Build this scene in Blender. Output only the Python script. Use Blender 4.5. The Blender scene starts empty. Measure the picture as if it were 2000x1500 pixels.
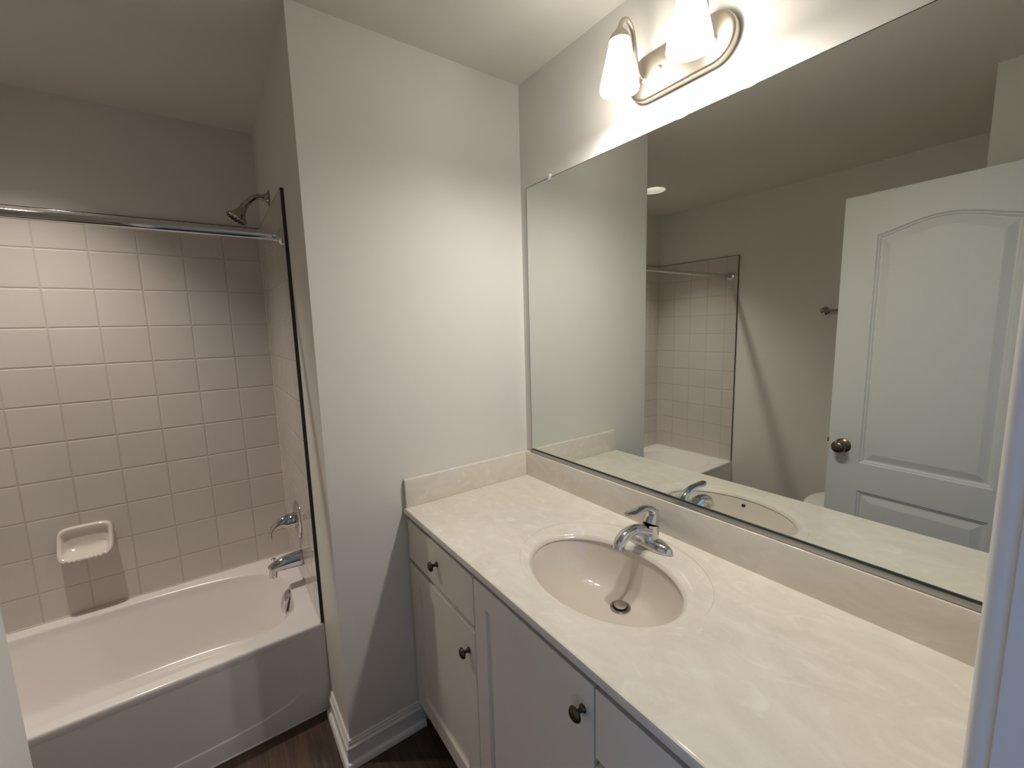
import bpy, bmesh, math, random
from mathutils import Vector, Matrix
from math import sin, cos, pi, atan2, sqrt

scene = bpy.context.scene
COL = scene.collection

# ------------------------------------------------------------------ camera, world, exposure
CAM = Vector((-1.0834, -1.4228, 1.515))
YAW, PITCH, ROLL, FPX = 0.6190, -0.1331, -0.0286, 831.29
_F = Vector((sin(YAW) * cos(PITCH), cos(YAW) * cos(PITCH), sin(PITCH)))
_R = Vector((cos(YAW), -sin(YAW), 0))
_U = _R.cross(_F)
_R2 = cos(ROLL) * _R + sin(ROLL) * _U
_U2 = -sin(ROLL) * _R + cos(ROLL) * _U
cam_data = bpy.data.cameras.new('camera')
cam = bpy.data.objects.new('camera', cam_data)
COL.objects.link(cam)
cam.matrix_world = Matrix(((_R2.x, _U2.x, -_F.x, CAM.x), (_R2.y, _U2.y, -_F.y, CAM.y), (_R2.z, _U2.z, -_F.z, CAM.z), (0, 0, 0, 1)))
cam_data.sensor_width = 36
cam_data.lens = FPX * 36 / 2000
cam_data.clip_start = 0.005
scene.camera = cam

BULB_POWER = 640.0      # emission strength of each vanity bulb
CAN_POWER = 72.0       # emission strength of the recessed lamp over the tub
world = bpy.data.worlds.new('daylight')
scene.world = world
world.use_nodes = True
bgn = world.node_tree.nodes['Background']
bgn.inputs['Color'].default_value = (0.28, 0.50, 1.0, 1)
bgn.inputs['Strength'].default_value = 1.25

vs = scene.view_settings
vs.view_transform = 'Standard'
vs.look = 'None'
vs.gamma = 1
vs.use_curve_mapping = False
vs.exposure = 0.0
scene.cycles.use_denoising = True
scene.cycles.max_bounces = 14
scene.cycles.diffuse_bounces = 8
scene.cycles.glossy_bounces = 6
scene.cycles.transparent_max_bounces = 12
scene.cycles.sample_clamp_indirect = 6.0
scene.cycles.caustics_reflective = False

# ------------------------------------------------------------------ room numbers (metres)
H = 2.44                      # ceiling
XP = -0.812                   # plumbing face of the partition
XL = -2.325                   # left wall
YB = 0.994                    # alcove back wall
YE = -1.400                   # entry wall, room face
TILE = 0.1505
ZT = 2.0131                   # top of tile
YT = 0.2844                   # front edge of tile
ZTUB = 0.3797
ZC = 0.8843                   # counter top
XC = -0.5665                  # counter front
ZS = 0.9883                   # splash top
TS = 0.0185
XF = -0.555                   # cabinet front faces

# ------------------------------------------------------------------ helpers
def mk(name, bm, mat, parent=None, smooth=None):
    bmesh.ops.remove_doubles(bm, verts=bm.verts, dist=1e-6)
    bmesh.ops.recalc_face_normals(bm, faces=bm.faces)
    me = bpy.data.meshes.new(name)
    bm.to_mesh(me); bm.free()
    mats = mat if isinstance(mat, (list, tuple)) else [mat]
    for m in mats: me.materials.append(m)
    if smooth is not None:
        me.polygons.foreach_set('use_smooth', [True] * len(me.polygons))
        me.set_sharp_from_angle(angle=math.radians(smooth))
    o = bpy.data.objects.new(name, me)
    COL.objects.link(o)
    if parent is not None:
        o.parent = parent
        p = parent
        off = Vector((0, 0, 0))
        while p is not None:
            off += p.location if p.type == 'EMPTY' else Vector((0, 0, 0))
            p = p.parent
        o.matrix_parent_inverse = Matrix.Translation(-off) if parent.type == 'EMPTY' else Matrix.Identity(4)
    return o

def tag(o, label=None, cat=None, group=None, kind=None):
    if label: o['label'] = label
    if cat: o['category'] = cat
    if group: o['group'] = group
    if kind: o['kind'] = kind
    return o

def thing(name, label, cat, loc, group=None):
    o = bpy.data.objects.new(name, None)
    o.empty_display_size = 0.05
    COL.objects.link(o)
    o.location = loc
    return tag(o, label, cat, group)

def struct(name, bm, mat, label, cat='wall', smooth=None):
    o = mk(name, bm, mat, None, smooth)
    return tag(o, label, cat, None, 'structure')

def box(bm, x0, x1, y0, y1, z0, z1, bevel=0, seg=2):
    r = bmesh.ops.create_cube(bm, size=1)
    vs_ = r['verts']
    for v in vs_:
        v.co = Vector((x0 + (v.co.x + .5) * (x1 - x0), y0 + (v.co.y + .5) * (y1 - y0), z0 + (v.co.z + .5) * (z1 - z0)))
    if bevel:
        es = set(e for v in vs_ for e in v.link_edges)
        bmesh.ops.bevel(bm, geom=list(es), offset=bevel, segments=seg, profile=.5, affect='EDGES')
    return bm

def newbox(*a, **k):
    return box(bmesh.new(), *a, **k)

def lathe(bm, prof, n=32, M=None, sx=1, sy=1):
    """prof: (radius, height) along local z; M places it."""
    M = M or Matrix.Identity(4)
    rings = []
    for r, z in prof:
        if r < 1e-6:
            rings.append([bm.verts.new(M @ Vector((0, 0, z)))])
        else:
            rings.append([bm.verts.new(M @ Vector((r * cos(2 * pi * k / n) * sx, r * sin(2 * pi * k / n) * sy, z))) for k in range(n)])
    for a, b in zip(rings, rings[1:]):
        if len(a) == 1 and len(b) == 1: continue
        for k in range(n):
            k2 = (k + 1) % n
            if len(a) == 1: bm.faces.new((a[0], b[k], b[k2]))
            elif len(b) == 1: bm.faces.new((a[k], b[0], a[k2]))
            else: bm.faces.new((a[k], b[k], b[k2], a[k2]))
    return bm

def axis_matrix(origin, direction):
    d = Vector(direction).normalized()
    return Matrix.Translation(Vector(origin)) @ d.to_track_quat('Z', 'Y').to_matrix().to_4x4()

def smooth_path(pts, sub=6):
    """Catmull-Rom through points given as tuples of any length"""
    out = []
    n = len(pts)
    for i in range(n - 1):
        p0 = pts[max(i - 1, 0)]; p1 = pts[i]; p2 = pts[i + 1]; p3 = pts[min(i + 2, n - 1)]
        for k in range(sub):
            t = k / sub
            out.append(tuple(.5 * ((2 * b) + (-a + c) * t + (2 * a - 5 * b + 4 * c - d) * t * t + (-a + 3 * b - 3 * c + d) * t ** 3) for a, b, c, d in zip(p0, p1, p2, p3)))
    out.append(tuple(pts[-1]))
    return out

def sweep(bm, pts, n=20, side=(0, 1, 0), cap=True, power=2.0):
    """pts: (x,y,z,a,b) a = half width along `side`, b = half height across it."""
    side = Vector(side).normalized()
    P = [Vector(p[:3]) for p in pts]
    rings = []
    for i, p in enumerate(pts):
        t = (P[min(i + 1, len(P) - 1)] - P[max(i - 1, 0)]).normalized()
        s = (side - t * side.dot(t)).normalized()
        u = t.cross(s)
        ring = []
        for k in range(n):
            c, q = cos(2 * pi * k / n), sin(2 * pi * k / n)
            c2 = abs(c) ** (2 / power) * (1 if c >= 0 else -1)
            q2 = abs(q) ** (2 / power) * (1 if q >= 0 else -1)
            ring.append(bm.verts.new(P[i] + s * (c2 * p[3]) + u * (q2 * p[4])))
        rings.append(ring)
    for a, b in zip(rings, rings[1:]):
        for k in range(n):
            bm.faces.new((a[k], a[(k + 1) % n], b[(k + 1) % n], b[k]))
    if cap:
        bm.faces.new(rings[0][::-1]); bm.faces.new(rings[-1])
    return bm

def tube(bm, pts, r, n=20, side=(0, 1, 0), cap=True):
    return sweep(bm, [tuple(p) + (r, r) for p in pts], n, side, cap)

def rad_super(a, b, n):
    def f(th):
        c, s = abs(cos(th)), abs(sin(th))
        return ((c / a) ** n + (s / b) ** n) ** (-1 / n)
    return f

def rad_rect(l, r, d, u):
    """distance from the centre to the rectangle with those four extents"""
    def f(th):
        c, s = cos(th), sin(th)
        tx = (r / c if c > 1e-9 else (-l / c if c < -1e-9 else 1e9))
        ty = (u / s if s > 1e-9 else (-d / s if s < -1e-9 else 1e9))
        return min(tx, ty)
    return f

def angles_for(a, b, n, extra=()):
    A = [atan2(b * sin(2 * pi * k / n), a * cos(2 * pi * k / n)) for k in range(n)]
    A = [x % (2 * pi) for x in A]
    for e in extra:
        e %= 2 * pi
        j = min(range(len(A)), key=lambda i: min(abs(A[i] - e), 2 * pi - abs(A[i] - e)))
        A[j] = e
    return sorted(A)

def polar(bm, rings, A, close_first=False, close_last=True):
    """rings: list of functions th -> Vector"""
    V = [[bm.verts.new(f(th)) for th in A] for f in rings]
    n = len(A)
    for a, b in zip(V, V[1:]):
        for k in range(n):
            k2 = (k + 1) % n
            bm.faces.new((a[k], a[k2], b[k2], b[k]))
    if close_last:
        c = bm.verts.new(sum((v.co for v in V[-1]), Vector()) / n)
        for k in range(n): bm.faces.new((V[-1][k], V[-1][(k + 1) % n], c))
    if close_first:
        bm.faces.new(V[0][::-1])
    return bm

# ------------------------------------------------------------------ materials
def mat_base(name):
    m = bpy.data.materials.new(name)
    m.use_nodes = True
    nt = m.node_tree
    return m, nt, nt.nodes['Principled BSDF'], nt.nodes, nt.links

def pbr(name, col, rough=.5, metal=0.0, coat=0.0, bump=None, var=None, spec=.5):
    """bump = (scale, strength, distance); var = (scale, amount) gentle colour mottling"""
    m, nt, b, N, L = mat_base(name)
    b.inputs['Base Color'].default_value = (*col, 1)
    b.inputs['Roughness'].default_value = rough
    b.inputs['Metallic'].default_value = metal
    b.inputs['Specular IOR Level'].default_value = spec
    if coat:
        b.inputs['Coat Weight'].default_value = coat
        b.inputs['Coat Roughness'].default_value = .04
    geo = N.new('ShaderNodeNewGeometry')
    if bump:
        nz = N.new('ShaderNodeTexNoise'); nz.inputs['Scale'].default_value = bump[0]; nz.inputs['Detail'].default_value = 3
        L.new(geo.outputs['Position'], nz.inputs['Vector'])
        bp = N.new('ShaderNodeBump'); bp.inputs['Strength'].default_value = bump[1]; bp.inputs['Distance'].default_value = bump[2]
        L.new(nz.outputs['Fac'], bp.inputs['Height']); L.new(bp.outputs['Normal'], b.inputs['Normal'])
    if var:
        nz = N.new('ShaderNodeTexNoise'); nz.inputs['Scale'].default_value = var[0]; nz.inputs['Detail'].default_value = 4
        L.new(geo.outputs['Position'], nz.inputs['Vector'])
        mx = N.new('ShaderNodeMix'); mx.data_type = 'RGBA'
        mx.inputs['A'].default_value = (*[c * (1 - var[1]) for c in col], 1)
        mx.inputs['B'].default_value = (*[min(1, c * (1 + var[1])) for c in col], 1)
        L.new(nz.outputs['Fac'], mx.inputs['Factor']); L.new(mx.outputs['Result'], b.inputs['Base Color'])
    return m

M_WALL = pbr('wall_paint', (.715, .70, .66), .55, bump=(260, .06, .002), spec=.35)
M_CEIL = pbr('ceiling_paint', (.71, .69, .645), .8, bump=(300, .05, .002), spec=.2)
M_TRIM = pbr('trim_paint', (.78, .765, .74), .32, spec=.5)
M_CAB = pbr('cabinet_paint', (.80, .745, .655), .36, var=(14, .025))
M_GAP_SHADE = pbr('cabinet_gap_shade', (.16, .145, .12), .7)  # dark carcass colour stands in for shadow in the front gaps
M_KICK = pbr('toe_kick_paint', (.03, .024, .02), .8)
M_TUB = pbr('tub_enamel', (.82, .78, .76), .15)
M_SOAP = pbr('soap_dish_ceramic', (.74, .68, .62), .12, coat=.6, bump=(90, .10, .003))
M_CHROME = pbr('chrome', (.64, .64, .64), .045, 1.0)
M_CHROME_D = pbr('shower_chrome', (.40, .385, .36), .09, 1.0)
M_NICKEL = pbr('brushed_nickel', (.50, .455, .39), .34, 1.0, bump=(420, .05, .001))
M_ALU = pbr('channel_aluminium', (.42, .415, .39), .30, 1.0)
M_BRONZE = pbr('door_knob_antique_brass', (.20, .165, .115), .26, 1.0)
M_PEWTER = pbr('cabinet_knob_dark_pewter', (.105, .085, .07), .30, 1.0)
M_DARK = pbr('dark_edge', (.032, .026, .020), .5)
M_BLACK = pbr('dark_hole', (.012, .011, .01), .6)
M_PORC = pbr('porcelain', (.80, .79, .77), .1, coat=.5)
M_PLASTIC = pbr('clear_clip_plastic', (.75, .75, .74), .12)
M_REFL = pbr('lamp_reflector', (.42, .41, .39), .35)
M_RED = pbr('hot_mark_red', (.16, .02, .02), .3)

def mirror_mat():
    m, nt, b, N, L = mat_base('silvered_mirror')
    b.inputs['Base Color'].default_value = (.80, .835, .79, 1)
    b.inputs['Metallic'].default_value = 1
    b.inputs['Roughness'].default_value = .004
    return m
M_MIRROR = mirror_mat()

def tile_mat(name, axis, u0):
    """square glazed tile; axis 0: u = x, axis 1: u = y"""
    m, nt, b, N, L = mat_base(name)
    geo = N.new('ShaderNodeNewGeometry'); sep = N.new('ShaderNodeSeparateXYZ')
    L.new(geo.outputs['Position'], sep.inputs[0])
    def math_(op, a, bb=None):
        n = N.new('ShaderNodeMath'); n.operation = op
        for i, v in enumerate((a, bb)):
            if v is None: continue
            if isinstance(v, (int, float)): n.inputs[i].default_value = v
            else: L.new(v, n.inputs[i])
        return n.outputs[0]
    def edge(sock, off):
        t = math_('DIVIDE', math_('SUBTRACT', sock, off), TILE)
        f = math_('FRACT', math_('ADD', t, 100.0))
        return math_('MULTIPLY', math_('MINIMUM', f, math_('SUBTRACT', 1.0, f)), TILE), math_('FLOOR', t)
    eu, iu = edge(sep.outputs[axis], u0)
    ev, iv = edge(sep.outputs[2], ZT)
    e = math_('MINIMUM', eu, ev)
    mr = N.new('ShaderNodeMapRange'); mr.interpolation_type = 'SMOOTHSTEP'
    mr.inputs['From Min'].default_value = .0007; mr.inputs['From Max'].default_value = .0026
    L.new(e, mr.inputs['Value'])
    comb = N.new('ShaderNodeCombineXYZ'); L.new(iu, comb.inputs[0]); L.new(iv, comb.inputs[1])
    wn = N.new('ShaderNodeTexWhiteNoise'); wn.noise_dimensions = '3D'; L.new(comb.outputs[0], wn.inputs['Vector'])
    tone = N.new('ShaderNodeMix'); tone.data_type = 'RGBA'
    tone.inputs['A'].default_value = (.575, .53, .492, 1); tone.inputs['B'].default_value = (.60, .552, .515, 1)
    L.new(wn.outputs['Value'], tone.inputs['Factor'])
    mx = N.new('ShaderNodeMix'); mx.data_type = 'RGBA'
    mx.inputs['A'].default_value = (.48, .425, .37, 1)
    L.new(tone.outputs['Result'], mx.inputs['B']); L.new(mr.outputs['Result'], mx.inputs['Factor'])
    L.new(mx.outputs['Result'], b.inputs['Base Color'])
    rr = N.new('ShaderNodeMapRange'); rr.inputs['To Min'].default_value = .6; rr.inputs['To Max'].default_value = .13
    L.new(mr.outputs['Result'], rr.inputs['Value']); L.new(rr.outputs['Result'], b.inputs['Roughness'])
    # pillowed tile edge + a slight tilt of every tile
    mr2 = N.new('ShaderNodeMapRange'); mr2.interpolation_type = 'SMOOTHSTEP'
    mr2.inputs['From Min'].default_value = .0; mr2.inputs['From Max'].default_value = .006
    L.new(e, mr2.inputs['Value'])
    bp = N.new('ShaderNodeBump'); bp.inputs['Strength'].default_value = .8; bp.inputs['Distance'].default_value = .0016
    L.new(mr2.outputs['Result'], bp.inputs['Height'])
    L.new(bp.outputs['Normal'], b.inputs['Normal'])
    return m

def marble_mat():
    m, nt, b, N, L = mat_base('cultured_marble')
    geo = N.new('ShaderNodeNewGeometry')
    mp = N.new('ShaderNodeMapping'); mp.inputs['Scale'].default_value = (1.0, .62, 1.0); mp.inputs['Rotation'].default_value = (0, 0, .55)
    L.new(geo.outputs['Position'], mp.inputs['Vector'])
    n1 = N.new('ShaderNodeTexNoise'); n1.inputs['Scale'].default_value = 6.5; n1.inputs['Detail'].default_value = 6
    n1.inputs['Roughness'].default_value = .62; n1.inputs['Distortion'].default_value = 2.2
    L.new(mp.outputs[0], n1.inputs['Vector'])
    r1 = N.new('ShaderNodeValToRGB')
    r1.color_ramp.elements[0].position = .36; r1.color_ramp.elements[0].color = (.69, .645, .565, 1)
    r1.color_ramp.elements[1].position = .70; r1.color_ramp.elements[1].color = (.77, .725, .65, 1)
    L.new(n1.outputs['Fac'], r1.inputs[0])
    n2 = N.new('ShaderNodeTexNoise'); n2.inputs['Scale'].default_value = 11; n2.inputs['Detail'].default_value = 5; n2.inputs['Distortion'].default_value = 3.5
    L.new(mp.outputs[0], n2.inputs['Vector'])
    r2 = N.new('ShaderNodeValToRGB')
    r2.color_ramp.elements[0].position = .56; r2.color_ramp.elements[0].color = (0, 0, 0, 1)
    r2.color_ramp.elements[1].position = .74; r2.color_ramp.elements[1].color = (1, 1, 1, 1)
    L.new(n2.outputs['Fac'], r2.inputs[0])
    mx = N.new('ShaderNodeMix'); mx.data_type = 'RGBA'
    mx.inputs['B'].default_value = (.85, .82, .76, 1)
    ml = N.new('ShaderNodeMath'); ml.operation = 'MULTIPLY'; ml.inputs[1].default_value = .55
    L.new(r2.outputs[0], ml.inputs[0]); L.new(ml.outputs[0], mx.inputs['Factor']); L.new(r1.outputs[0], mx.inputs['A'])
    L.new(mx.outputs['Result'], b.inputs['Base Color'])
    b.inputs['Roughness'].default_value = .075
    return m
M_MARBLE = marble_mat()
M_BASIN = pbr('basin_marble', (.635, .575, .505), .07, var=(9, .04))

def wood_mat():
    m, nt, b, N, L = mat_base('floor_planks')
    geo = N.new('ShaderNodeNewGeometry')
    br = N.new('ShaderNodeTexBrick')
    mp0 = N.new('ShaderNodeMapping'); mp0.inputs['Rotation'].default_value = (0, 0, pi / 2)
    L.new(geo.outputs['Position'], mp0.inputs['Vector']); L.new(mp0.outputs[0], br.inputs['Vector'])
    br.offset = .37; br.inputs['Scale'].default_value = 1; br.inputs['Brick Width'].default_value = 1.2; br.inputs['Row Height'].default_value = .15
    br.inputs['Mortar Size'].default_value = .0012
    br.inputs['Color1'].default_value = (.085, .052, .034, 1); br.inputs['Color2'].default_value = (.065, .039, .026, 1); br.inputs['Mortar'].default_value = (.02, .013, .01, 1)
    mp = N.new('ShaderNodeMapping'); mp.inputs['Scale'].default_value = (26, 1.6, 1)
    L.new(geo.outputs['Position'], mp.inputs['Vector'])
    nz = N.new('ShaderNodeTexNoise'); nz.inputs['Scale'].default_value = 3; nz.inputs['Detail'].default_value = 6; nz.inputs['Distortion'].default_value = .8
    L.new(mp.outputs[0], nz.inputs['Vector'])
    rp = N.new('ShaderNodeValToRGB')
    rp.color_ramp.elements[0].position = .3; rp.color_ramp.elements[0].color = (.5, .5, .5, 1)
    rp.color_ramp.elements[1].position = .7; rp.color_ramp.elements[1].color = (1.35, 1.3, 1.25, 1)
    L.new(nz.outputs['Fac'], rp.inputs[0])
    mx = N.new('ShaderNodeMix'); mx.data_type = 'RGBA'; mx.blend_type = 'MULTIPLY'; mx.inputs['Factor'].default_value = 1
    L.new(br.outputs['Color'], mx.inputs['A']); L.new(rp.outputs[0], mx.inputs['B'])
    L.new(mx.outputs['Result'], b.inputs['Base Color'])
    b.inputs['Roughness'].default_value = .5
    return m
M_FLOOR = wood_mat()

def door_mat():
    m, nt, b, N, L = mat_base('door_paint')
    b.inputs['Base Color'].default_value = (.76, .76, .745, 1)
    b.inputs['Roughness'].default_value = .42
    tc = N.new('ShaderNodeNewGeometry')
    mp = N.new('ShaderNodeMapping'); mp.inputs['Scale'].default_value = (150, 150, 7)
    L.new(tc.outputs['Position'], mp.inputs['Vector'])
    nz = N.new('ShaderNodeTexNoise'); nz.inputs['Scale'].default_value = 2.2; nz.inputs['Detail'].default_value = 3; nz.inputs['Distortion'].default_value = .6
    L.new(mp.outputs[0], nz.inputs['Vector'])
    bp = N.new('ShaderNodeBump'); bp.inputs['Strength'].default_value = .30; bp.inputs['Distance'].default_value = .0012
    L.new(nz.outputs['Fac'], bp.inputs['Height']); L.new(bp.outputs['Normal'], b.inputs['Normal'])
    return m
M_DOOR = door_mat()

def shade_mat():
    m, nt, b, N, L = mat_base('frosted_glass')
    N.remove(b)
    out = N['Material Output']
    tr = N.new('ShaderNodeBsdfTransparent'); tr.inputs['Color'].default_value = (1, .98, .94, 1)
    tl = N.new('ShaderNodeBsdfTranslucent'); tl.inputs['Color'].default_value = (.40, .39, .365, 1)
    df = N.new('ShaderNodeBsdfDiffuse'); df.inputs['Color'].default_value = (.85, .84, .80, 1)
    gl = N.new('ShaderNodeBsdfGlossy'); gl.inputs['Roughness'].default_value = .15
    m1 = N.new('ShaderNodeMixShader'); m1.inputs[0].default_value = .35
    m2 = N.new('ShaderNodeMixShader'); m2.inputs[0].default_value = .93
    m3 = N.new('ShaderNodeMixShader'); m3.inputs[0].default_value = .05
    L.new(tl.outputs[0], m1.inputs[1]); L.new(df.outputs[0], m1.inputs[2])
    L.new(tr.outputs[0], m2.inputs[1]); L.new(m1.outputs[0], m2.inputs[2])
    L.new(m2.outputs[0], m3.inputs[1]); L.new(gl.outputs[0], m3.inputs[2])
    L.new(m3.outputs[0], out.inputs['Surface'])
    return m
M_SHADE = shade_mat()

def emit_mat(name, col, strength):
    m, nt, b, N, L = mat_base(name)
    N.remove(b)
    e = N.new('ShaderNodeEmission'); e.inputs['Color'].default_value = (*col, 1); e.inputs['Strength'].default_value = strength
    L.new(e.outputs[0], N['Material Output'].inputs['Surface'])
    return m
M_BULB = emit_mat('bulb_glow', (1, .945, .86), BULB_POWER)
M_LENS = emit_mat('recessed_lamp_glow', (1, .92, .82), 28.0)

# ------------------------------------------------------------------ room shell
struct('floor', newbox(XL - .1, .1, -2.75, YB + .1, -.05, 0), M_FLOOR, 'dark brown wood-look plank floor', 'floor')

CX, CY, CR = -1.60, .54, .083   # recessed lamp
A_ = angles_for(1, 1, 96, [atan2(y - CY, x - CX) for x in (XL - .1, .1) for y in (-1.52, YB + .1)])
_rc = rad_rect(CX - (XL - .1), .1 - CX, CY + 1.52, YB + .1 - CY)
def _ring(rf, z, cx=CX, cy=CY):
    return lambda th: Vector((cx + rf(th) * cos(th), cy + rf(th) * sin(th), z))
_cr = lambda th: CR
bm = bmesh.new()
polar(bm, [_ring(_cr, H), _ring(_rc, H), _ring(_rc, H + .08), _ring(_cr, H + .08), _ring(_cr, H)], A_, close_last=False)
struct('ceiling', bm, M_CEIL, 'flat painted ceiling over the whole bathroom', 'ceiling')

struct('wall_right', newbox(0, .1, -1.52, YB + .1, 0, H), M_WALL, 'wall behind the vanity mirror and light')
struct('wall_back', newbox(XL - .1, XP, YB, YB + .1, 0, H), M_WALL, 'wall behind the tub, bare above the tile')
struct('wall_left', newbox(XL - .1, XL, -1.52, YB, 0, H), M_WALL, 'left wall seen in the mirror, with the towel bar')
struct('wall_middle', newbox(XP, 0, 0, YB + .1, 0, H, bevel=.0), M_WALL, 'pale partition wall between tub alcove and vanity')
struct('wall_nook', newbox(XL, -1.440, YE, -1.089, 0, H), M_WALL, 'projecting wall block behind the open door, seen in the mirror')
bm = bmesh.new()
box(bm, -.620, 0, -1.52, YE, 0, H)
box(bm, XL, -1.325, -1.52, YE, 0, H)
box(bm, -1.325, -.620, -1.52, YE, 2.062, H)
struct('wall_entry', bm, M_WALL, 'entry wall with the doorway beside the vanity')

struct('wall_hall_blocker', newbox(-1.75, .1, -2.75, -2.65, 0, H), M_WALL, 'unseen hallway wall added opposite the doorway to block daylight')  # added out of view so world light enters only from the left
struct('wall_hall_right_blocker', newbox(0, .1, -2.65, -1.52, 0, H), M_WALL, 'unseen hallway wall added right of the doorway to block daylight')  # unseen wall added to cut off daylight from the right
struct('ceiling_hall_blocker', newbox(XL - .1, .1, -2.75, -1.5201, H, H + .08), M_CEIL, 'unseen hallway ceiling added outside the doorway to block daylight', 'ceiling')  # unseen lid added over the hall to keep the sky out

# door lining and casing
t1 = thing('trim_1', 'white door casing and jamb beside the right end of the countertop', 'door frame', (-.62, YE, 0))
t1['kind'] = 'structure'
XJ = -.635
prof = [(XJ + .057, YE), (XJ + .057, YE + .006), (XJ + .040, YE + .011), (XJ + .012, YE + .0145), (XJ + .0085, YE + .0143), (XJ + .0055, YE + .0132), (XJ + .0030, YE + .0115), (XJ + .0012, YE + .0090), (XJ + .0003, YE + .0065), (XJ, YE + .0045), (XJ, YE)]
def casing(flip, ztop):
    bm = bmesh.new()
    pts = [(x, y) if not flip else (-1.31 - (x - XJ), y) for x, y in prof]
    a = [bm.verts.new((x, y, .0)) for x, y in pts]; b = [bm.verts.new((x, y, ztop)) for x, y in pts]
    for k in range(len(pts)):
        bm.faces.new((a[k], a[(k + 1) % len(pts)], b[(k + 1) % len(pts)], b[k]))
    bm.faces.new(a[::-1]); bm.faces.new(b)
    return bm
mk('casing', casing(False, 2.10), M_TRIM, t1, 30)
mk('casing', casing(True, 2.10), M_TRIM, t1, 30)
bm = bmesh.new(); box(bm, -1.31, XJ, YE, YE + .014, 2.052, 2.10, .003)
mk('head_casing', bm, M_TRIM, t1, 30)
mk('jamb', newbox(-.640, -.620, -1.52, YE, 0, 2.062, bevel=.0012), M_TRIM, t1, 30)
mk('jamb', newbox(-1.325, -1.305, -1.52, YE, 0, 2.062, bevel=.0012), M_TRIM, t1, 30)
mk('head_jamb', newbox(-1.305, -.640, -1.52, YE, 2.045, 2.062), M_TRIM, t1)
mk('door_stop', newbox(-.651, -.640, -1.475, -1.437, 0, 2.045, bevel=.002), M_TRIM, t1, 30)

# baseboards: profile (out from wall, height)
BP = [(0, 0), (.026, 0), (.0255, .010), (.022, .017), (.015, .021), (.0125, .0215), (.0125, .066), (.0145, .070), (.0145, .074), (.009, .080), (.0085, .088), (.006, .092), (.006, .098), (0, .099)]
def baseboard(path, normals):
    """path: plan points; normals: outward offset direction for each (mitred)"""
    bm = bmesh.new()
    rows = []
    for (x, y), (nx, ny) in zip(path, normals):
        rows.append([bm.verts.new((x + nx * p, y + ny * p, z)) for p, z in BP])
    n = len(BP)
    for a, b in zip(rows, rows[1:]):
        for k in range(n):
            bm.faces.new((a[k], a[(k + 1) % n], b[(k + 1) % n], b[k]))
    bm.faces.new(rows[0][::-1]); bm.faces.new(rows[-1])
    return bm
struct('baseboard_middle', baseboard([(-.536, 0), (XP, 0), (XP, .262)], [(0, -1), (-1, -1), (-1, 0)]), M_TRIM, 'white baseboard wrapping the foot of the partition wall', 'baseboard', 25)
struct('baseboard_left', baseboard([(XL, .27), (XL, -1.089), (-1.440, -1.089)], [(1, 0), (1, 1), (0, 1)]), M_TRIM, 'white baseboard along the left wall and nook', 'baseboard', 25)

# ------------------------------------------------------------------ tile surround
ts = thing('tile_surround', 'square off-white glazed tiles lining the tub alcove', 'tile', (-1.57, YB, ZTUB))
TH = .012
XT0, XT1, YTB = XL + TH, XP - TH, YB - TH
M_TILE_B = tile_mat('tile_back', 0, XT1)
M_TILE_E = tile_mat('tile_end', 1, YTB - .004)
ZT0 = ZTUB + .001
E = .0015
mk('back_panel', newbox(XL + .0005, XP - .0005, YTB, YB - .0005, ZT0, ZT - .003), M_TILE_B, ts)
mk('end_panel', newbox(XT1, XP - .0005, YT + .002, YTB, ZT0, ZT - .003), M_TILE_E, ts)
mk('end_panel', newbox(XL + .0005, XT0, YT + .002, YTB, ZT0, ZT - .003), M_TILE_E, ts)
def edge_strip():
    for xa, xb in ((XT1 + .001, XP - .0003), (XL + .0003, XT0 - .001)):
        bm = bmesh.new()
        box(bm, xa, xb, YT, YT + .002, ZT0, ZT)
        box(bm, xa, xb, YT, YB - .001, ZT - .003, ZT)
        e = mk('edge_strip', bm, M_DARK, ts)
        e['label'] = 'dark raw tile edge'
    bm = bmesh.new(); box(bm, XT0, XT1, YTB + .001, YB - .0003, ZT - .003, ZT)
    mk('edge_strip', bm, M_DARK, ts)['label'] = 'dark raw tile edge'
edge_strip()
M_CAULK = pbr('caulk', (.70, .65, .58), .4)
for x, s in ((XT1, -1), (XT0, 1)):
    mk('corner_caulk', tube(bmesh.new(), [(x + s * .001, YTB - .001, ZT0), (x + s * .001, YTB - .001, ZT - .004)], .0035, 8, (1, 0, 0)), M_CAULK, ts, 40)

for a in ((XT0, XT1, YTB - .0035, YTB + .001), (XT1 - .0035, XT1 + .001, YT + .003, YTB - .0036), (XT0 - .001, XT0 + .0035, YT + .003, YTB - .0036)):
    mk('tub_caulk', newbox(*a, ZTUB + .0003, ZTUB + .0050, bevel=.0012), M_CAULK, ts, 40)

# ------------------------------------------------------------------ bathtub
tub = thing('bathtub', 'white alcove bathtub below the tiled wall', 'bathtub', (-1.57, .63, 0))
TX0, TX1, TY0, TY1 = XL + .001, XP - .001, .2825, YB - .001
TCX, TCY = -1.575, .632
rect = rad_rect(TCX - TX0, TX1 - TCX, TCY - TY0, TY1 - TCY)
A_ = angles_for(.74, .34, 220, [atan2(y - TCY, x - TCX) for x in (TX0, TX1) for y in (TY0, TY1)])
def inset_rect(i): return rad_rect(TCX - TX0 - i, TX1 - TCX - i, TCY - TY0 - i, TY1 - TCY - i)
def rim(g):
    f, k = rad_super(.69 + g, .300 + g, 4.4), rad_super(.69 + g, .292 + g, 3.0)
    return lambda th: f(th) if sin(th) < 0 else k(th)
rings = []
rings.append(_ring(inset_rect(.012), ZTUB - .06, TCX, TCY))
rings.append(_ring(inset_rect(.0), ZTUB - .030, TCX, TCY))
rings.append(_ring(inset_rect(.0), ZTUB - .012, TCX, TCY))
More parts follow.
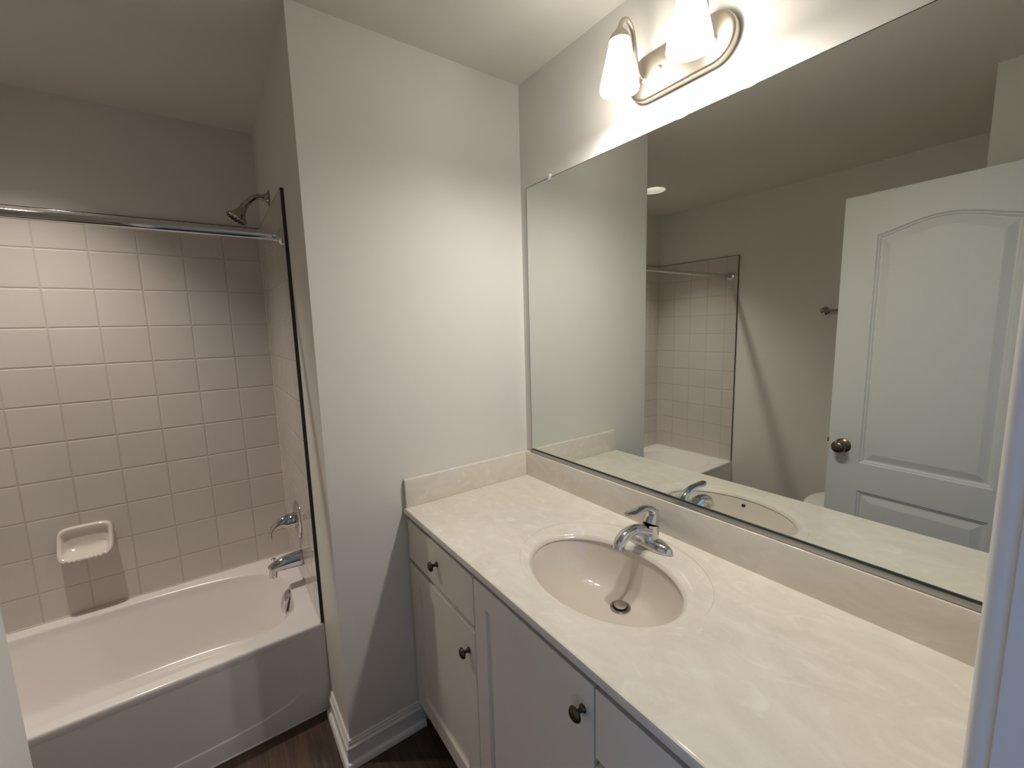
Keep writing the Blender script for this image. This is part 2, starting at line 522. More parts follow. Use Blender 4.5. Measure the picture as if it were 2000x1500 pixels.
rings.append(_ring(inset_rect(.0010), ZTUB - .0050, TCX, TCY))
rings.append(_ring(inset_rect(.0032), ZTUB - .0016, TCX, TCY))
rings.append(_ring(inset_rect(.0060), ZTUB - .0003, TCX, TCY))
rings.append(_ring(inset_rect(.0080), ZTUB, TCX, TCY))
rings.append(_ring(inset_rect(.0088), ZTUB, TCX, TCY))
rings.append(_ring(rim(.0085), ZTUB, TCX, TCY))
rings.append(_ring(rim(.0076), ZTUB - .0002, TCX, TCY))
rings.append(_ring(rim(.0035), ZTUB - .0028, TCX, TCY))
rings.append(_ring(rim(.001), ZTUB - .009, TCX, TCY))
def basin(t):
    # t 0 rim .. 1 floor
    ax = .69 - .10 * t - .0 * t; bx = .300 - .075 * t
    z = ZTUB - .009 - .30 * (t ** .8) if t < 1 else 0
    cx = TCX + .045 * t
    def f(th):
        a = ax - (.085 * t if cos(th) < 0 else 0)
        e = rad_super(a, bx, 4.4 - 1.2 * t if sin(th) < 0 else 3.0)
        return Vector((cx + e(th) * cos(th), TCY + e(th) * sin(th), ZTUB - .009 - .275 * t))
    return f
for t in (.06, .15, .3, .45, .6, .75, .88): rings.append(basin(t))
def floor_ring(k, dz):
    b = basin(.95)
    c = Vector((TCX + .04, TCY, 0))
    def f(th):
        p = b(th); q = c + (p - c) * k
        return Vector((q.x, q.y, ZTUB - .009 - .275 * .95 - dz))
    return f
rings += [floor_ring(1, 0), floor_ring(.97, .012), floor_ring(.92, .02), floor_ring(.8, .025), floor_ring(.4, .027)]
bm = bmesh.new(); polar(bm, rings, A_)
mk('tub_body', bm, M_TUB, tub, 40)
# apron with a shallow embossed panel
acx, acz = -1.57, .205
ah0, ah1 = acz - .004, ZTUB - .028 - acz
arect = rad_rect(acx - TX0 - .0004, TX1 - .0004 - acx, ah0, ah1)
AA = angles_for(.74, .18, 240, [atan2(z - acz, x - acx) for x in (TX0 + .0004, TX1 - .0004) for z in (.004, ZTUB - .028)])
def aring(rf, y, sink=0):
    def f(th):
        z = acz + rf(th) * sin(th)
        k = min(max((.27 - z) / .13, 0), 1)
        return Vector((acx + rf(th) * cos(th), y + sink * k * k * (3 - 2 * k), z))
    return f
yap = TY0 + .0004
bm = bmesh.new()
polar(bm, [aring(arect, yap + .010), aring(arect, yap), aring(rad_super(.672, .136, 4), yap), aring(rad_super(.666, .130, 4), yap, .003), aring(rad_super(.660, .124, 4), yap, .003)], AA)
box(bm, TX0 + .004, TX1 - .004, TY0 - .0015, TY0 + .012, .001, .0075, .001)
mk('apron', bm, M_TUB, tub, 25)
# overflow plate with lever and the floor drain
ov = bmesh.new()
sweep(ov, smooth_path([(-.886, .632, .358, .026, .005), (-.897, .632, .349, .034, .012), (-.907, .632, .325, .036, .016), (-.914, .632, .297, .032, .014), (-.912, .632, .272, .020, .007)], 5), 24, (0, 1, 0))
mk('overflow_plate', ov, M_CHROME, tub, 50)
bm = bmesh.new()
lathe(bm, [(0, .002), (.020, .003), (.034, .002), (.037, -.002)], 28, Matrix.Translation((-1.02, .632, .0822)))
mk('drain', bm, M_CHROME, tub, 40)

# ------------------------------------------------------------------ shower fittings
YV = .625
vt = thing('shower_valve', 'chrome single-lever shower valve above the tub spout', 'faucet', (XT1, YV, .70))
ZV = .690
Mx = axis_matrix((XT1 - .0004, YV, ZV), (-1, 0, 0))
bm = lathe(bmesh.new(), [(.0, .0), (.082, .0), (.083, .003), (.078, .008), (.055, .0125), (.034, .015)], 48, Mx)
mk('escutcheon', bm, M_CHROME, vt, 40)
bm = lathe(bmesh.new(), [(.030, .008), (.030, .030), (.028, .033), (.028, .036), (.030, .037), (.029, .050), (.022, .062), (0, .066)], 32, Mx)
mk('hub', bm, M_CHROME, vt, 40)
bm = bmesh.new()
sweep(bm, smooth_path([(XT1 - .036, YV, ZV + .004, .026, .028), (XT1 - .058, YV, ZV + .004, .026, .025), (XT1 - .080, YV, ZV - .002, .022, .018), (XT1 - .100, YV, ZV - .018, .016, .011), (XT1 - .112, YV, ZV - .042, .012, .006), (XT1 - .112, YV, ZV - .062, .011, .004)], 6), 24, (0, 1, 0))
mk('lever', bm, M_CHROME, vt, 50)

ZSP = .505
sp = thing('tub_spout', 'chrome tub spout with a diverter knob over the tub rim', 'faucet', (XT1, YV, ZSP))
bm = bmesh.new()
sweep(bm, smooth_path([(XT1 - .0004, YV, ZSP, .027, .033), (XT1 - .004, YV, ZSP, .030, .036), (XT1 - .030, YV, ZSP, .029, .035), (XT1 - .070, YV, ZSP - .002, .026, .031), (XT1 - .105, YV, ZSP - .007, .022, .025), (XT1 - .122, YV, ZSP - .011, .019, .020), (XT1 - .130, YV, ZSP - .015, .014, .014)], 6), 28, (0, 1, 0))
sweep(bm, smooth_path([(XT1 - .112, YV, ZSP - .004, .020, .017), (XT1 - .117, YV, ZSP - .026, .0195, .0165), (XT1 - .119, YV, ZSP - .050, .0185, .0155)], 4), 24, (0, 1, 0))
mk('spout_body', bm, M_CHROME, sp, 50)
bm = lathe(bmesh.new(), [(.004, 0), (.004, .014), (.0095, .017), (.010, .020), (.006, .023), (0, .0235)], 20, Matrix.Translation((XT1 - .112, YV, ZSP + .012)))
mk('diverter_knob', bm, M_CHROME, sp, 40)

YH, ZH = .64, 2.068
sh = thing('showerhead', 'chrome shower head on a bent arm above the tile', 'shower head', (XP, YH, ZH))
bm = lathe(bmesh.new(), [(.032, 0), (.032, .002), (.022, .006), (.014, .014), (.012, .018)], 32, axis_matrix((XP, YH, ZH), (-1, 0, 0)))
mk('flange', bm, M_CHROME_D, sh, 40)
arm = smooth_path([(XP, YH, ZH), (XP - .025, YH, ZH), (XP - .045, YH, ZH - .002), (XP - .064, YH, ZH - .013), (XP - .090, YH, ZH - .042)], 6)
mk('arm', tube(bmesh.new(), arm, .0105, 20), M_CHROME_D, sh, 50)
hd = Vector((-.53, 0, -.85)).normalized()
o0 = Vector((XP - .087, YH, ZH - .039))
bm = lathe(bmesh.new(), [(.0, 0), (.0135, .0), (.0135, .006), (.0115, .0065), (.0115, .011), (.0135, .0115), (.0135, .018), (0, .02)], 24, axis_matrix(o0, hd))
mk('collar', bm, M_CHROME_D, sh, 30)
bm = lathe(bmesh.new(), [(.0, .012), (.012, .014), (.0145, .020), (.017, .030), (.022, .043), (.030, .054), (.0375, .060), (.039, .064), (.038, .069), (.034, .071), (0, .071)], 40, axis_matrix(o0, hd))
head = mk('spray_head', bm, M_CHROME_D, sh, 40)
bm = bmesh.new(); Mh = axis_matrix(o0, hd)
for ring_r, cnt in ((.030, 14), (.019, 9), (.009, 5)):
    for k in range(cnt):
        a = 2 * pi * k / cnt
        lathe(bm, [(.0026, .0705), (.0024, .073), (0, .0732)], 8, Mh @ Matrix.Translation((ring_r * cos(a), ring_r * sin(a), 0)))
mk('nozzles', bm, M_BLACK, sh, 40)

ZR, YR = 1.858, .345
rod = thing('shower_rod', 'chrome shower curtain rod spanning the tub alcove', 'curtain rod', (-1.57, YR, ZR))
mk('rod', tube(bmesh.new(), [(XT0 + .004, YR, ZR), (XT1 - .004, YR, ZR)], .0135, 28, (0, 1, 0)), M_CHROME, rod, 40)
for x, s in ((XT1, -1), (XT0, 1)):
    bm = lathe(bmesh.new(), [(0, 0), (.031, .0), (.031, .003), (.027, .0065), (.020, .008), (.0175, .010), (.0170, .028), (.0145, .029), (.0145, .026)], 36, axis_matrix((x + s * .0005, YR, ZR), (s, 0, 0)))
    mk('rod_flange', bm, M_CHROME, rod, 35)

# soap dish
SX, SZ, SW, SHH = -1.565, .694, .084, .062
def p_rim(z):
    t = min(max((SZ + SHH - z) / (2 * SHH), 0), 1)
    return .014 + .066 * t ** 1.6
def sring(ins, fp):
    rf = rad_super(SW - ins, SHH - ins, 5)
    def f(th):
        x = SX + rf(th) * cos(th); z = SZ + rf(th) * sin(th)
        return Vector((x, YTB - .0004 - fp(z, th), z))
    return f
def flute(th): return .0022 * cos(34 * th) if sin(th) < -.35 and abs(cos(th)) < .75 else 0
SA = angles_for(SW, SHH, 160)
bm = bmesh.new()
polar(bm, [sring(0, lambda z, t: 0), sring(0, lambda z, t: p_rim(z) - .010), sring(.0015, lambda z, t: p_rim(z) - .004 + flute(t)), sring(.006, lambda z, t: p_rim(z) + flute(t)), sring(.011, lambda z, t: p_rim(z) - .002 + .6 * flute(t)),
           sring(.015, lambda z, t: max(p_rim(z) - .012, .006)), sring(.019, lambda z, t: max(p_rim(z) - .030, .005)), sring(.026, lambda z, t: max(p_rim(z) - .048, .004)), sring(.040, lambda z, t: .004)], SA)
tag(mk('soap_dish', bm, M_SOAP, None, 60), 'off-white ceramic soap dish on the tiled back wall', 'soap dish')

# recessed lamp over the tub
rl = thing('recessed_light', 'white recessed ceiling downlight over the tub, seen in the mirror', 'ceiling light', (CX, CY, H))
bm = bmesh.new()
lathe(bm, [(.079, .02), (.080, -.002), (.092, -.004), (.094, -.001), (.094, 0)], 56, Matrix.Translation((CX, CY, H)))
mk('trim_ring', bm, M_TRIM, rl, 40)
bm = lathe(bmesh.new(), [(.0795, .0), (.070, .022), (.052, .050), (.040, .066), (.040, .075), (0, .075)], 56, Matrix.Translation((CX, CY, H)))
mk('reflector', bm, M_REFL, rl, 40)
bm = lathe(bmesh.new(), [(.0, .054), (.022, .056), (.033, .062), (.036, .070), (0, .072)], 32, Matrix.Translation((CX, CY, H)))
mk('lamp', bm, M_LENS, rl, 40)
ld = bpy.data.lights.new('downlight_beam', 'SPOT')
ld.energy = CAN_POWER; ld.color = (1, .92, .83); ld.shadow_soft_size = .028; ld.spot_size = math.radians(98); ld.spot_blend = 1.0
lo = bpy.data.objects.new('downlight_beam', ld); COL.objects.link(lo)
lo.parent = rl; lo.location = (0, 0, .045)

# ------------------------------------------------------------------ vanity cabinet
Y_END = -1.385
vc = thing('vanity_cabinet', 'greige painted vanity cabinet with panelled doors under the countertop', 'cabinet', (-.28, -.70, 0))
bm = bmesh.new()
box(bm, XF + .020, XF + .038, Y_END, -.002, .100, ZC - .0226)
box(bm, XF + .038, -.002, -.020, -.002, .100, ZC - .0226)
box(bm, XF + .038, -.002, Y_END, Y_END + .018, .100, ZC - .0226)
box(bm, XF + .038, -.002, Y_END, -.002, .100, .118)
mk('carcass', bm, M_GAP_SHADE, vc)
mk('toe_kick', newbox(XF + .075, XF + .09, Y_END, -.002, 0, .100), M_KICK, vc)

def shaker(y0, y1, z0, z1, stile=.070, rail=.061, depth=.009, flat=False):
    """front panel in the plane x = XF facing -x"""
    bm = bmesh.new()
    xf, xb = XF, XF + .0195
    if flat:
        return box(bm, xf, xb, y0, y1, z0, z1, .0015, 2)
    def loop(i_y, i_z, x): return [bm.verts.new((x, y, z)) for y, z in ((y0 + i_y, z0 + i_z), (y1 - i_y, z0 + i_z), (y1 - i_y, z1 - i_z), (y0 + i_y, z1 - i_z))]
    Ls = [loop(0, 0, xb), loop(0, 0, xf + .0015), loop(.0015, .0015, xf), loop(stile, rail, xf), loop(stile + .0012, rail + .0012, xf + .001), loop(stile + .0015, rail + .0015, xf + depth), ]
    for a, b in zip(Ls, Ls[1:]):
        for k in range(4): bm.faces.new((a[k], a[(k + 1) % 4], b[(k + 1) % 4], b[k]))
    bm.faces.new(Ls[0][::-1]); bm.faces.new(Ls[-1])
    return bm
KNOB = [(0, 0), (.0088, 0), (.0088, .0018), (.0068, .0035), (.0048, .007), (.0045, .012), (.006, .015), (.0125, .0185), (.0155, .021), (.0155, .0235), (.0125, .0275), (.007, .030), (0, .031)]
def knob(y, z, parent, name='knob'):
    bm = lathe(bmesh.new(), KNOB, 28, axis_matrix((XF - .0002, y, z), (-1, 0, 0)))
    k = mk(name, bm, M_PEWTER, parent, 40)
    k['label'] = 'dark pewter knob'
ZD0, ZD1, ZDR, ZTOP = .100, .6715, .690, ZC - .0460
c1, c2, c3 = (-.4665, -.004), (-.9165, -.4715), (Y_END, -.9215)
dr = mk('drawer', shaker(c1[0], c1[1], ZDR, ZTOP, flat=True), M_CAB, vc); knob(-.240, .772, dr)
d1 = mk('door', shaker(c1[0], c1[1], ZD0, ZD1), M_CAB, vc); knob(-.431, .597, d1)
d2 = mk('door', shaker(c2[0], c2[1], ZD0, ZTOP, stile=.058), M_CAB, vc); knob(-.8895, .772, d2)
yk = (c3[0] + c3[1]) / 2
for z0, z1 in ((ZDR, ZTOP), (.480, ZD1), (ZD0, .4615)):
    d_ = mk('drawer', shaker(c3[0], c3[1], z0, z1, flat=True), M_CAB, vc); knob(yk, (z0 + z1) / 2, d_)

# ------------------------------------------------------------------ vanity top with moulded basin
vt_ = thing('countertop', 'cream swirled marble countertop with a moulded oval sink', 'countertop', (-.28, -.70, ZC))
KX, KY = -.285, -.705
X0c, X1c, Y0c, Y1c = XC, -.0015, -1.384, -.0015
def crect(i): return rad_rect(KX - X0c - i, X1c - KX - i, KY - Y0c - i, Y1c - KY - i)
VA = angles_for(.24, .30, 200, [atan2(y - KY, x - KX) for x in (X0c, X1c) for y in (Y0c, Y1c)])
def ell(cx, cy, rx, ry, z):
    def f(th):
        # ellipse around its own centre, matched by parameter to keep quads tidy
        t = atan2(sin(th) / ry, cos(th) / rx)
        return Vector((cx + rx * cos(t), cy + ry * sin(t), z))
    return f
def cring(i, z): return _ring(crect(i), z, KX, KY)
rings = [cring(.004, ZC - .022), cring(.0, ZC - .019), cring(0, ZC - .006), cring(.0018, ZC - .0018), cring(.006, ZC), cring(.0068, ZC)]
OC = (-.272, -.703)
rings += [ell(OC[0], OC[1], .2275, .2715, ZC), ell(OC[0], OC[1], .2260, .2700, ZC), ell(OC[0], OC[1], .2215, .2655, ZC + .0006), ell(OC[0], OC[1], .2200, .2640, ZC - .0002), ell(OC[0], OC[1], .2180, .2620, ZC - .0036)]
BC = (-.310, -.712)
rings += [ell(-.290, -.708, .192, .242, ZC - .0040), ell(BC[0], BC[1], .168, .226, ZC - .0044), ell(BC[0], BC[1], .163, .221, ZC - .0060), ell(BC[0], BC[1], .160, .218, ZC - .0100)]
bm = bmesh.new(); polar(bm, rings, VA, close_last=False)
top_o = mk('slab', bm, M_MARBLE, vt_, 40)
DR = Vector((-.246, -.721, 0))
def bowl(r):
    rx, ry = .160 * r, .218 * r
    cx = DR.x + (BC[0] - DR.x) * r; cy = DR.y + (BC[1] - DR.y) * r
    z = ZC - .0100 - .118 * (1 - r ** 3.6) 
    if r > .93: z -= .010 * (1 - ((r - .93) / .07)) ** 1 * 0
    return ell(cx, cy, rx, ry, z)
br_ = [ell(BC[0], BC[1], .160, .218, ZC - .0100), ell(BC[0], BC[1], .1565, .2145, ZC - .0118), ell(BC[0], BC[1], .1545, .2125, ZC - .0150)]
for r in (.985, .965, .94, .91, .87, .82, .76, .69, .61, .52, .42, .32, .22, .14): br_.append(bowl(r))
bm = bmesh.new(); polar(bm, br_, VA)
mk('basin', bm, M_BASIN, vt_, 50)
ZB = ZC - .0100 - .118
bm = lathe(bmesh.new(), [(0.0270, .0012), (0.0270, .0030), (0.0246, .0040), (0.0210, .0030), (0.0198, -.001)], 36, Matrix.Translation((DR.x, DR.y, ZB)))
dr_o = mk('drain', bm, M_CHROME_D, vt_, 40)
bm = lathe(bmesh.new(), [(0.0206, .0), (0.0206, .0018), (0, .0018)], 32, Matrix.Translation((DR.x, DR.y, ZB)))
mk('drain_well', bm, M_BLACK, dr_o, 40)
bm = lathe(bmesh.new(), [(.0, .003), (0.0156, .003), (0.0170, .0065), (0.0166, .0082), (0.0132, .0090), (0, .0092)], 32, Matrix.Translation((DR.x, DR.y, ZB)))
mk('stopper', bm, M_NICKEL, dr_o, 40)
bm = lathe(bmesh.new(), [(0, .0012), (.0062, .0012), (.0070, .0006), (.0070, -.001)], 20, axis_matrix((-.4545, -.706, .8478), (.95, 0, .30)))
mk('overflow_hole', bm, M_BLACK, vt_, 40)
bm = bmesh.new()
box(bm, -TS, -.0005, Y0c, -.0005, ZC - .002, ZS, .003, 3)
mk('back_splash', bm, M_MARBLE, vt_, 40)
bm = bmesh.new()
box(bm, XC + .006, -TS + .0005, -TS, -.0005, ZC - .0005, ZS, .003, 3)
mk('side_splash', bm, M_MARBLE, vt_, 40)

# ------------------------------------------------------------------ basin faucet
FX, FY, FZ = -.100, -.700, ZC - .0030
fc = thing('basin_faucet', 'chrome single-lever faucet behind the oval sink', 'faucet', (FX, FY, FZ))
bm = bmesh.new()
def fring(a, b, z): return ell(FX - .002, FY, a, b, FZ + z)
FA = angles_for(.03, .08, 64)
polar(bm, [fring(.0275, .081, 0), fring(.0275, .081, .003), fring(.0265, .079, .008), fring(.0245, .073, .0145), fring(.021, .060, .0205), fring(.016, .042, .0235)], FA, close_first=True)
mk('base', bm, M_CHROME, fc, 50)
bm = bmesh.new()
sweep(bm, smooth_path([(FX + .000, FY, FZ + .004, .034, .0285), (FX + .002, FY, FZ + .018, .0295, .0270), (FX + .005, FY, FZ + .036, .0265, .0255), (FX + .008, FY, FZ + .052, .0255, .0245), (FX + .009, FY, FZ + .0600, .0250, .0240)], 5), 36, (0, 1, 0))
# spout leaves the body forwards, arches and turns down
sweep(bm, smooth_path([(FX + .012, FY, FZ + .032, .0230, .022), (FX - .018, FY, FZ + .046, .0205, .0190), (FX - .048, FY, FZ + .0590, .0180, .0155), (FX - .078, FY, FZ + .0640, .0170, .0140), (FX - .106, FY, FZ + .0590, .0172, .0145), (FX - .124, FY, FZ + .0455, .0175, .0150), (FX - .131, FY, FZ + .0300, .0168, .0145)], 6), 32, (0, 1, 0))
mk('spout', bm, M_CHROME, fc, 50)
bm = bmesh.new()
sweep(bm, smooth_path([(FX + .0093, FY, FZ + .0615, .0250, .0240), (FX + .014, FY, FZ + .0740, .0225, .0215), (FX + .0165, FY, FZ + .0870, .0190, .0175), (FX + .013, FY, FZ + .0985, .0155, .0120), (FX + .000, FY, FZ + .1075, .0130, .0085), (FX - .022, FY, FZ + .1145, .0120, .0070), (FX - .046, FY, FZ + .1160, .0130, .0064), (FX - .066, FY, FZ + .1150, .0155, .0064), (FX - .084, FY, FZ + .1155, .0150, .0060), (FX - .097, FY, FZ + .1185, .0095, .0040)], 6), 32, (0, 1, 0))
lv = mk('lever', bm, M_CHROME, fc, 50)
bm = lathe(bmesh.new(), [(.0045, -.002), (.0045, .0008), (0, .0012)], 16, axis_matrix((FX - .0058, FY, FZ + .0775), (-1, 0, .25)))
bm2 = mk('temperature_mark', bm, M_RED, lv, 40)
# pop-up rod behind
bm = bmesh.new()
lathe(bm, [(.0025, .0), (.0025, .078), (.0055, .082), (.0058, .089), (.003, .093), (0, .0935)], 16, Matrix.Translation((FX + .038, FY, FZ)))
mk('pop_up_rod', bm, M_CHROME, fc, 40)

# ------------------------------------------------------------------ mirror
YM0, YM1, ZM0, ZM1 = -1.370, -.0434, .9930, 2.0490
mr_ = thing('mirror', 'large frameless mirror above the vanity backsplash', 'mirror', (-.003, -.70, .99))
mk('glass', newbox(-.006, -.0015, YM0, YM1, ZM0, ZM1), [M_MIRROR], mr_)
bm = bmesh.new()
e = .0014
box(bm, -.0064, -.0012, YM1 - .0002, YM1 + e, ZM0, ZM1 + e)
box(bm, -.0064, -.0012, YM0, YM1, ZM1 - .0002, ZM1 + e)
eg = mk('glass_edge', bm, M_DARK, mr_); eg['label'] = 'dark polished edge of the glass'
bm = bmesh.new()
box(bm, -.0155, -.0125, YM0, YM1 + .002, ZS + .0014, ZS + .0140, .0008)
box(bm, -.0125, -.0008, YM0, YM1 + .002, ZS + .0014, ZS + .0030)
ch = mk('bottom_channel', bm, M_ALU, mr_, 30); ch['label'] = 'aluminium channel under the glass'
mk('slot_shade', newbox(-.0124, -.0066, YM0, YM1 + .002, ZS + .0031, ZS + .0130), M_BLACK, mr_)  # black filler painting the unlit slot behind the channel lip
bm = bmesh.new()
box(bm, -.0100, -.0005, -.188, -.176, ZM1 + .0018, ZM1 + .014, .0015)
box(bm, -.0105, -.0068, -.188, -.176, ZM1 - .010, ZM1 + .0025, .0012)
lathe(bm, [(.0035, 0), (.003, .0015), (0, .002)], 12, axis_matrix((-.0100, -.182, ZM1 + .008), (-1, 0, 0)))
cl = mk('clip', bm, M_PLASTIC, mr_, 30); cl['label'] = 'small clear clip on the top edge'

# ------------------------------------------------------------------ vanity light
LY, LZ = -.706, 2.187
vl = thing('vanity_light', 'brushed nickel wall light with two frosted glass shades above the mirror', 'wall light', (0, LY, LZ))
def stad(i):
    r, hl = .058 - i, .153 - .058
    def f(th):
        c, s = cos(th), sin(th)
        # ray to stadium
        if abs(s) > 1e-9:
            t = r / abs(s)
            if abs(t * c) <= hl: return t
        B = abs(c) * hl; C_ = hl * hl - r * r
        return B + sqrt(max(B * B - C_, 0))
    return f
def pring(i, x): return lambda th: Vector((x, LY + stad(i)(th) * cos(th), LZ + stad(i)(th) * sin(th)))
PA = angles_for(.153, .058, 140)
bm = bmesh.new()
polar(bm, [pring(.0, -.0005), pring(0, -.019), pring(.0012, -.0225), pring(.0045, -.0245), pring(.010, -.0250)], PA)
bp_ = mk('back_plate', bm, M_NICKEL, vl, 40)
for s in (-1, 1):
    bm = lathe(bmesh.new(), [(.0052, 0), (.0052, .002), (.0035, .003), (.0035, .007), (.002, .008), (0, .008)], 16, axis_matrix((-.025, LY + s * .047, LZ + .004), (-1, 0, 0)))
    mk('screw', bm, M_NICKEL, bp_, 40)
SHX = -.123
for s in (1, -1):
    y = LY + s * .101
    bm = bmesh.new()
    lathe(bm, [(.010, 0), (.010, .003), (.006, .006)], 20, axis_matrix((-.0248, y, LZ - .004), (-1, 0, 0)))
    tube(bm, smooth_path([(-.024, y, LZ - .004), (-.036, y, LZ - .004), (-.048, y, LZ + .006), (-.056, y, LZ + .034), (-.062, y, LZ + .070), (-.072, y, LZ + .104), (-.090, y, LZ + .122), (-.108, y, LZ + .118), (-.121, y, LZ + .100), (SHX, y, LZ + .074)], 7), .0058, 18, (0, 1, 0))
    mk('arm', bm, M_NICKEL, vl, 50)
    bm = lathe(bmesh.new(), [(0, .094), (.008, .094), (.010, .090), (.016, .084), (.024, .074), (.0285, .064), (.0285, .061), (.0, .061)], 32, Matrix.Translation((SHX, y, LZ)))
    mk('socket_cap', bm, M_NICKEL, vl, 40)
    pf = smooth_path([(.0265, .066), (.0290, .050), (.0350, .022), (.0420, -.008), (.0480, -.034), (.0505, -.050), (.0505, -.057)], 4)
    bm = lathe(bmesh.new(), pf, 56, Matrix.Translation((SHX, y, LZ)))
    mk('lamp_shade', bm, M_SHADE, vl, 60)
    bm = lathe(bmesh.new(), [(0, -.056), (.012, -.0535), (.021, -.047), (.027, -.038), (.029, -.027), (.027, -.014), (.020, .002), (.014, .014), (.013, .022), (0, .022)], 24, Matrix.Translation((SHX, y, LZ)))
    mk('bulb', bm, M_BULB, vl, 60)

# ------------------------------------------------------------------ door, open into the room
HX, HY = -1.2745, -1.345
u = Vector((-.0385, .661, 0)); DW = u.length; u.normalize()
n = Vector((u.y, -u.x, 0))
DZ0, DZ1 = .012, 2.038
def dp(a, z, t):           # along the width, height, out of the face (negative = into it)
    return Vector((HX, HY, 0)) + u * a + n * t + Vector((0, 0, z))
dth = thing('door_1', 'white moulded panel door standing open, seen in the mirror', 'door', (HX, HY, 0))
dth['kind'] = 'structure'
ST = .123
def outline_arch(ins):
    l, r = ST + ins, DW - ST - ins
    b, sh_, pk = .853 + ins, 1.862 - ins, 1.908 - ins
    pts = [(l, b), (r, b), (r, sh_)]
    K = 48
    for k in range(1, K):
        t = k / K
        a = r + (l - r) * t
        pts.append((a, sh_ + (pk - sh_) * (sin(pi * t) ** 1.35)))
    pts.append((l, sh_))
    return pts
def outline_low(ins):
    l, r = ST + ins, DW - ST - ins
    return [(l, .250 + ins), (r, .250 + ins), (r, .722 - ins), (l, .722 - ins)]
bm = bmesh.new()
def V(a, z, t=0): return bm.verts.new(dp(a, z, t))
def face(pts, t=0): bm.faces.new([V(a, z, t) for a, z in pts])
def panel(fn):
    steps = [(0, 0), (.005, -.0065), (.0085, -.0060), (.014, -.0115), (.019, -.0120), (.046, -.0035), (.049, -.0030)]
    loops = [[V(a, z, t) for a, z in fn(i)] for i, t in steps]
    for A1, B1 in zip(loops, loops[1:]):
        m_ = len(A1)
        for k in range(m_): bm.faces.new((A1[k], A1[(k + 1) % m_], B1[(k + 1) % m_], B1[k]))
    bm.faces.new(loops[-1])
panel(outline_arch); panel(outline_low)
# stiles and rails
face([(0, DZ0), (ST, DZ0), (ST, DZ1), (0, DZ1)]); face([(DW - ST, DZ0), (DW, DZ0), (DW, DZ1), (DW - ST, DZ1)])
face([(ST, DZ0), (DW - ST, DZ0), (DW - ST, .250), (ST, .250)]); face([(ST, .722), (DW - ST, .722), (DW - ST, .853), (ST, .853)])
arch = outline_arch(0)[2:]
for p, q in zip(arch, arch[1:]): face([p, q, (q[0], DZ1), (p[0], DZ1)])
# edges and back
T_ = -.035
for (a0, z0), (a1, z1) in (((0, DZ0), (DW, DZ0)), ((DW, DZ0), (DW, DZ1)), ((DW, DZ1), (0, DZ1)), ((0, DZ1), (0, DZ0))):
    bm.faces.new([V(a0, z0, 0), V(a1, z1, 0), V(a1, z1, T_), V(a0, z0, T_)])
face([(0, DZ0), (DW, DZ0), (DW, DZ1), (0, DZ1)], T_)
mk('leaf', bm, M_DOOR, dth)
KA, KZ = DW - .058, .922
Mk = axis_matrix(dp(KA, KZ, 0), n)
kb = mk('door_knob', lathe(bmesh.new(), [(0, 0), (.032, 0), (.032, .004), (.026, .009), (.015, .012), (.0115, .018), (.0115, .026), (.016, .031), (.025, .038), (.0285, .047), (.0275, .056), (.021, .063), (.010, .0665), (0, .067)], 36, Mk), M_BRONZE, dth, 40)
kb['label'] = 'antique brass door knob'
bm = bmesh.new()
for v in bmesh.ops.create_cube(bm, size=1)['verts']:
    v.co = dp(DW + .0045 + v.co.x * .011, KZ + .012 + v.co.z * .018, -.0175 + v.co.y * .012)
mk('latch', bm, M_BRONZE, dth)

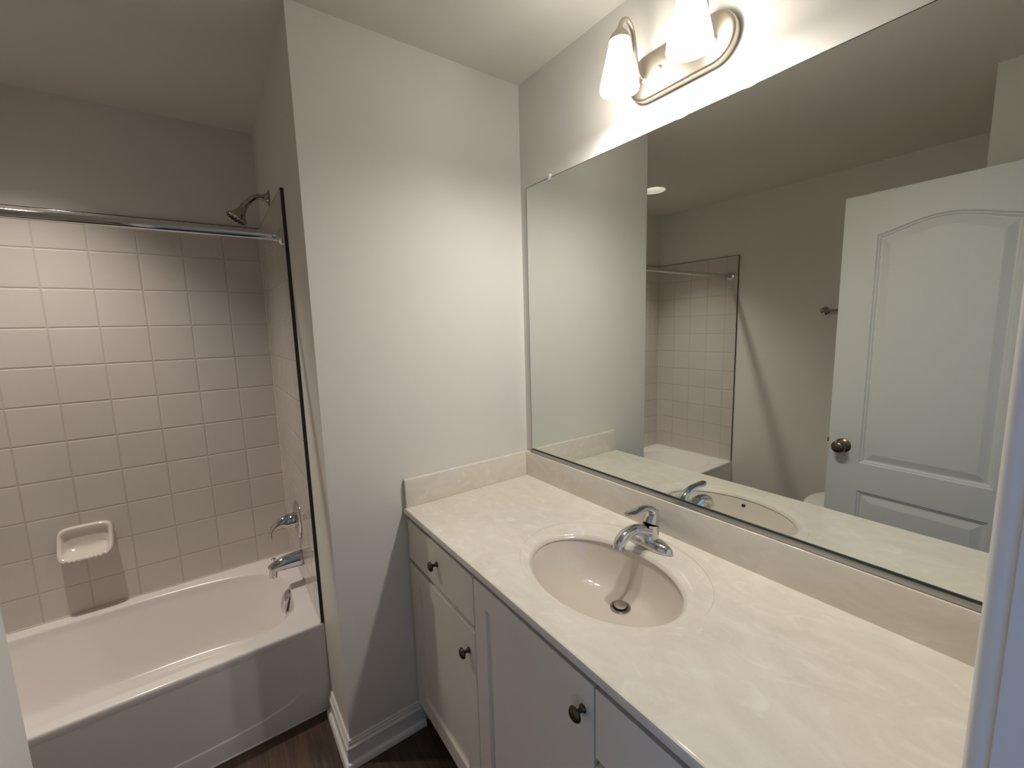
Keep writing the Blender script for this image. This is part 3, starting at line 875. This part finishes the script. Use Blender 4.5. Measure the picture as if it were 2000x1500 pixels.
# ------------------------------------------------------------------ towel bar
tb = thing('towel_bar', 'chrome towel bar on the left wall beside the door, seen in the mirror', 'towel bar', (XL, -.30, 1.563))
mk('bar', tube(bmesh.new(), [(XL + .058, -.300, 1.563), (XL + .058, -.880, 1.563)], .008, 16, (1, 0, 0)), M_CHROME_D, tb, 40)
for y in (-.300, -.880):
    bm = lathe(bmesh.new(), [(0, 0), (.026, 0), (.026, .004), (.018, .008), (.011, .014), (.010, .044), (.0125, .049), (.0135, .058), (.0125, .068), (.007, .072), (0, .0725)], 28, axis_matrix((XL, y, 1.563), (1, 0, 0)))
    mk('post', bm, M_CHROME_D, tb, 40)

# ------------------------------------------------------------------ toilet, mostly hidden behind the door in the mirror
TYC = -.60
tl = thing('toilet', 'white toilet by the left wall, its rim just showing in the mirror', 'toilet', (-2.0, TYC, 0))
mk('tank', newbox(XL + .012, XL + .195, TYC - .20, TYC + .160, .385, .715, bevel=.02, seg=3), M_PORC, tl, 40)
mk('tank_lid', newbox(XL + .006, XL + .205, TYC - .21, TYC + .170, .716, .745, bevel=.01, seg=3), M_PORC, tl, 40)
ecx = -1.90
def egg(a, b, z, dx=0):
    def f(th):
        aa = a if cos(th) > 0 else a * .86
        e = rad_super(aa, b, 2.2)
        return Vector((ecx + dx + e(th) * cos(th), TYC + e(th) * sin(th), z))
    return f
EA = angles_for(.25, .18, 64)
bm = bmesh.new()
polar(bm, [egg(.20, .105, 0, -.04), egg(.19, .10, .03, -.04), egg(.16, .095, .14, -.03), egg(.20, .13, .26, -.01), egg(.245, .172, .34), egg(.255, .180, .375), egg(.250, .176, .382), egg(.20, .13, .382), egg(.18, .11, .33), egg(.08, .06, .22)], EA, close_first=True)
box(bm, XL + .03, -2.06, TYC - .11, TYC + .11, .20, .384, .02)
mk('bowl', bm, M_PORC, tl, 40)
bm = bmesh.new(); polar(bm, [egg(.256, .182, .3835), egg(.260, .186, .390), egg(.256, .182, .399), egg(.19, .12, .399), egg(.19, .12, .3835), egg(.256, .182, .3835)], EA, close_last=False)
mk('seat', bm, M_PORC, tl, 40)
bm = bmesh.new(); polar(bm, [egg(.255, .181, .3995), egg(.260, .186, .405), egg(.256, .182, .414), egg(.235, .165, .419), egg(.1, .08, .421)], EA, close_first=True)
mk('lid', bm, M_PORC, tl, 40)
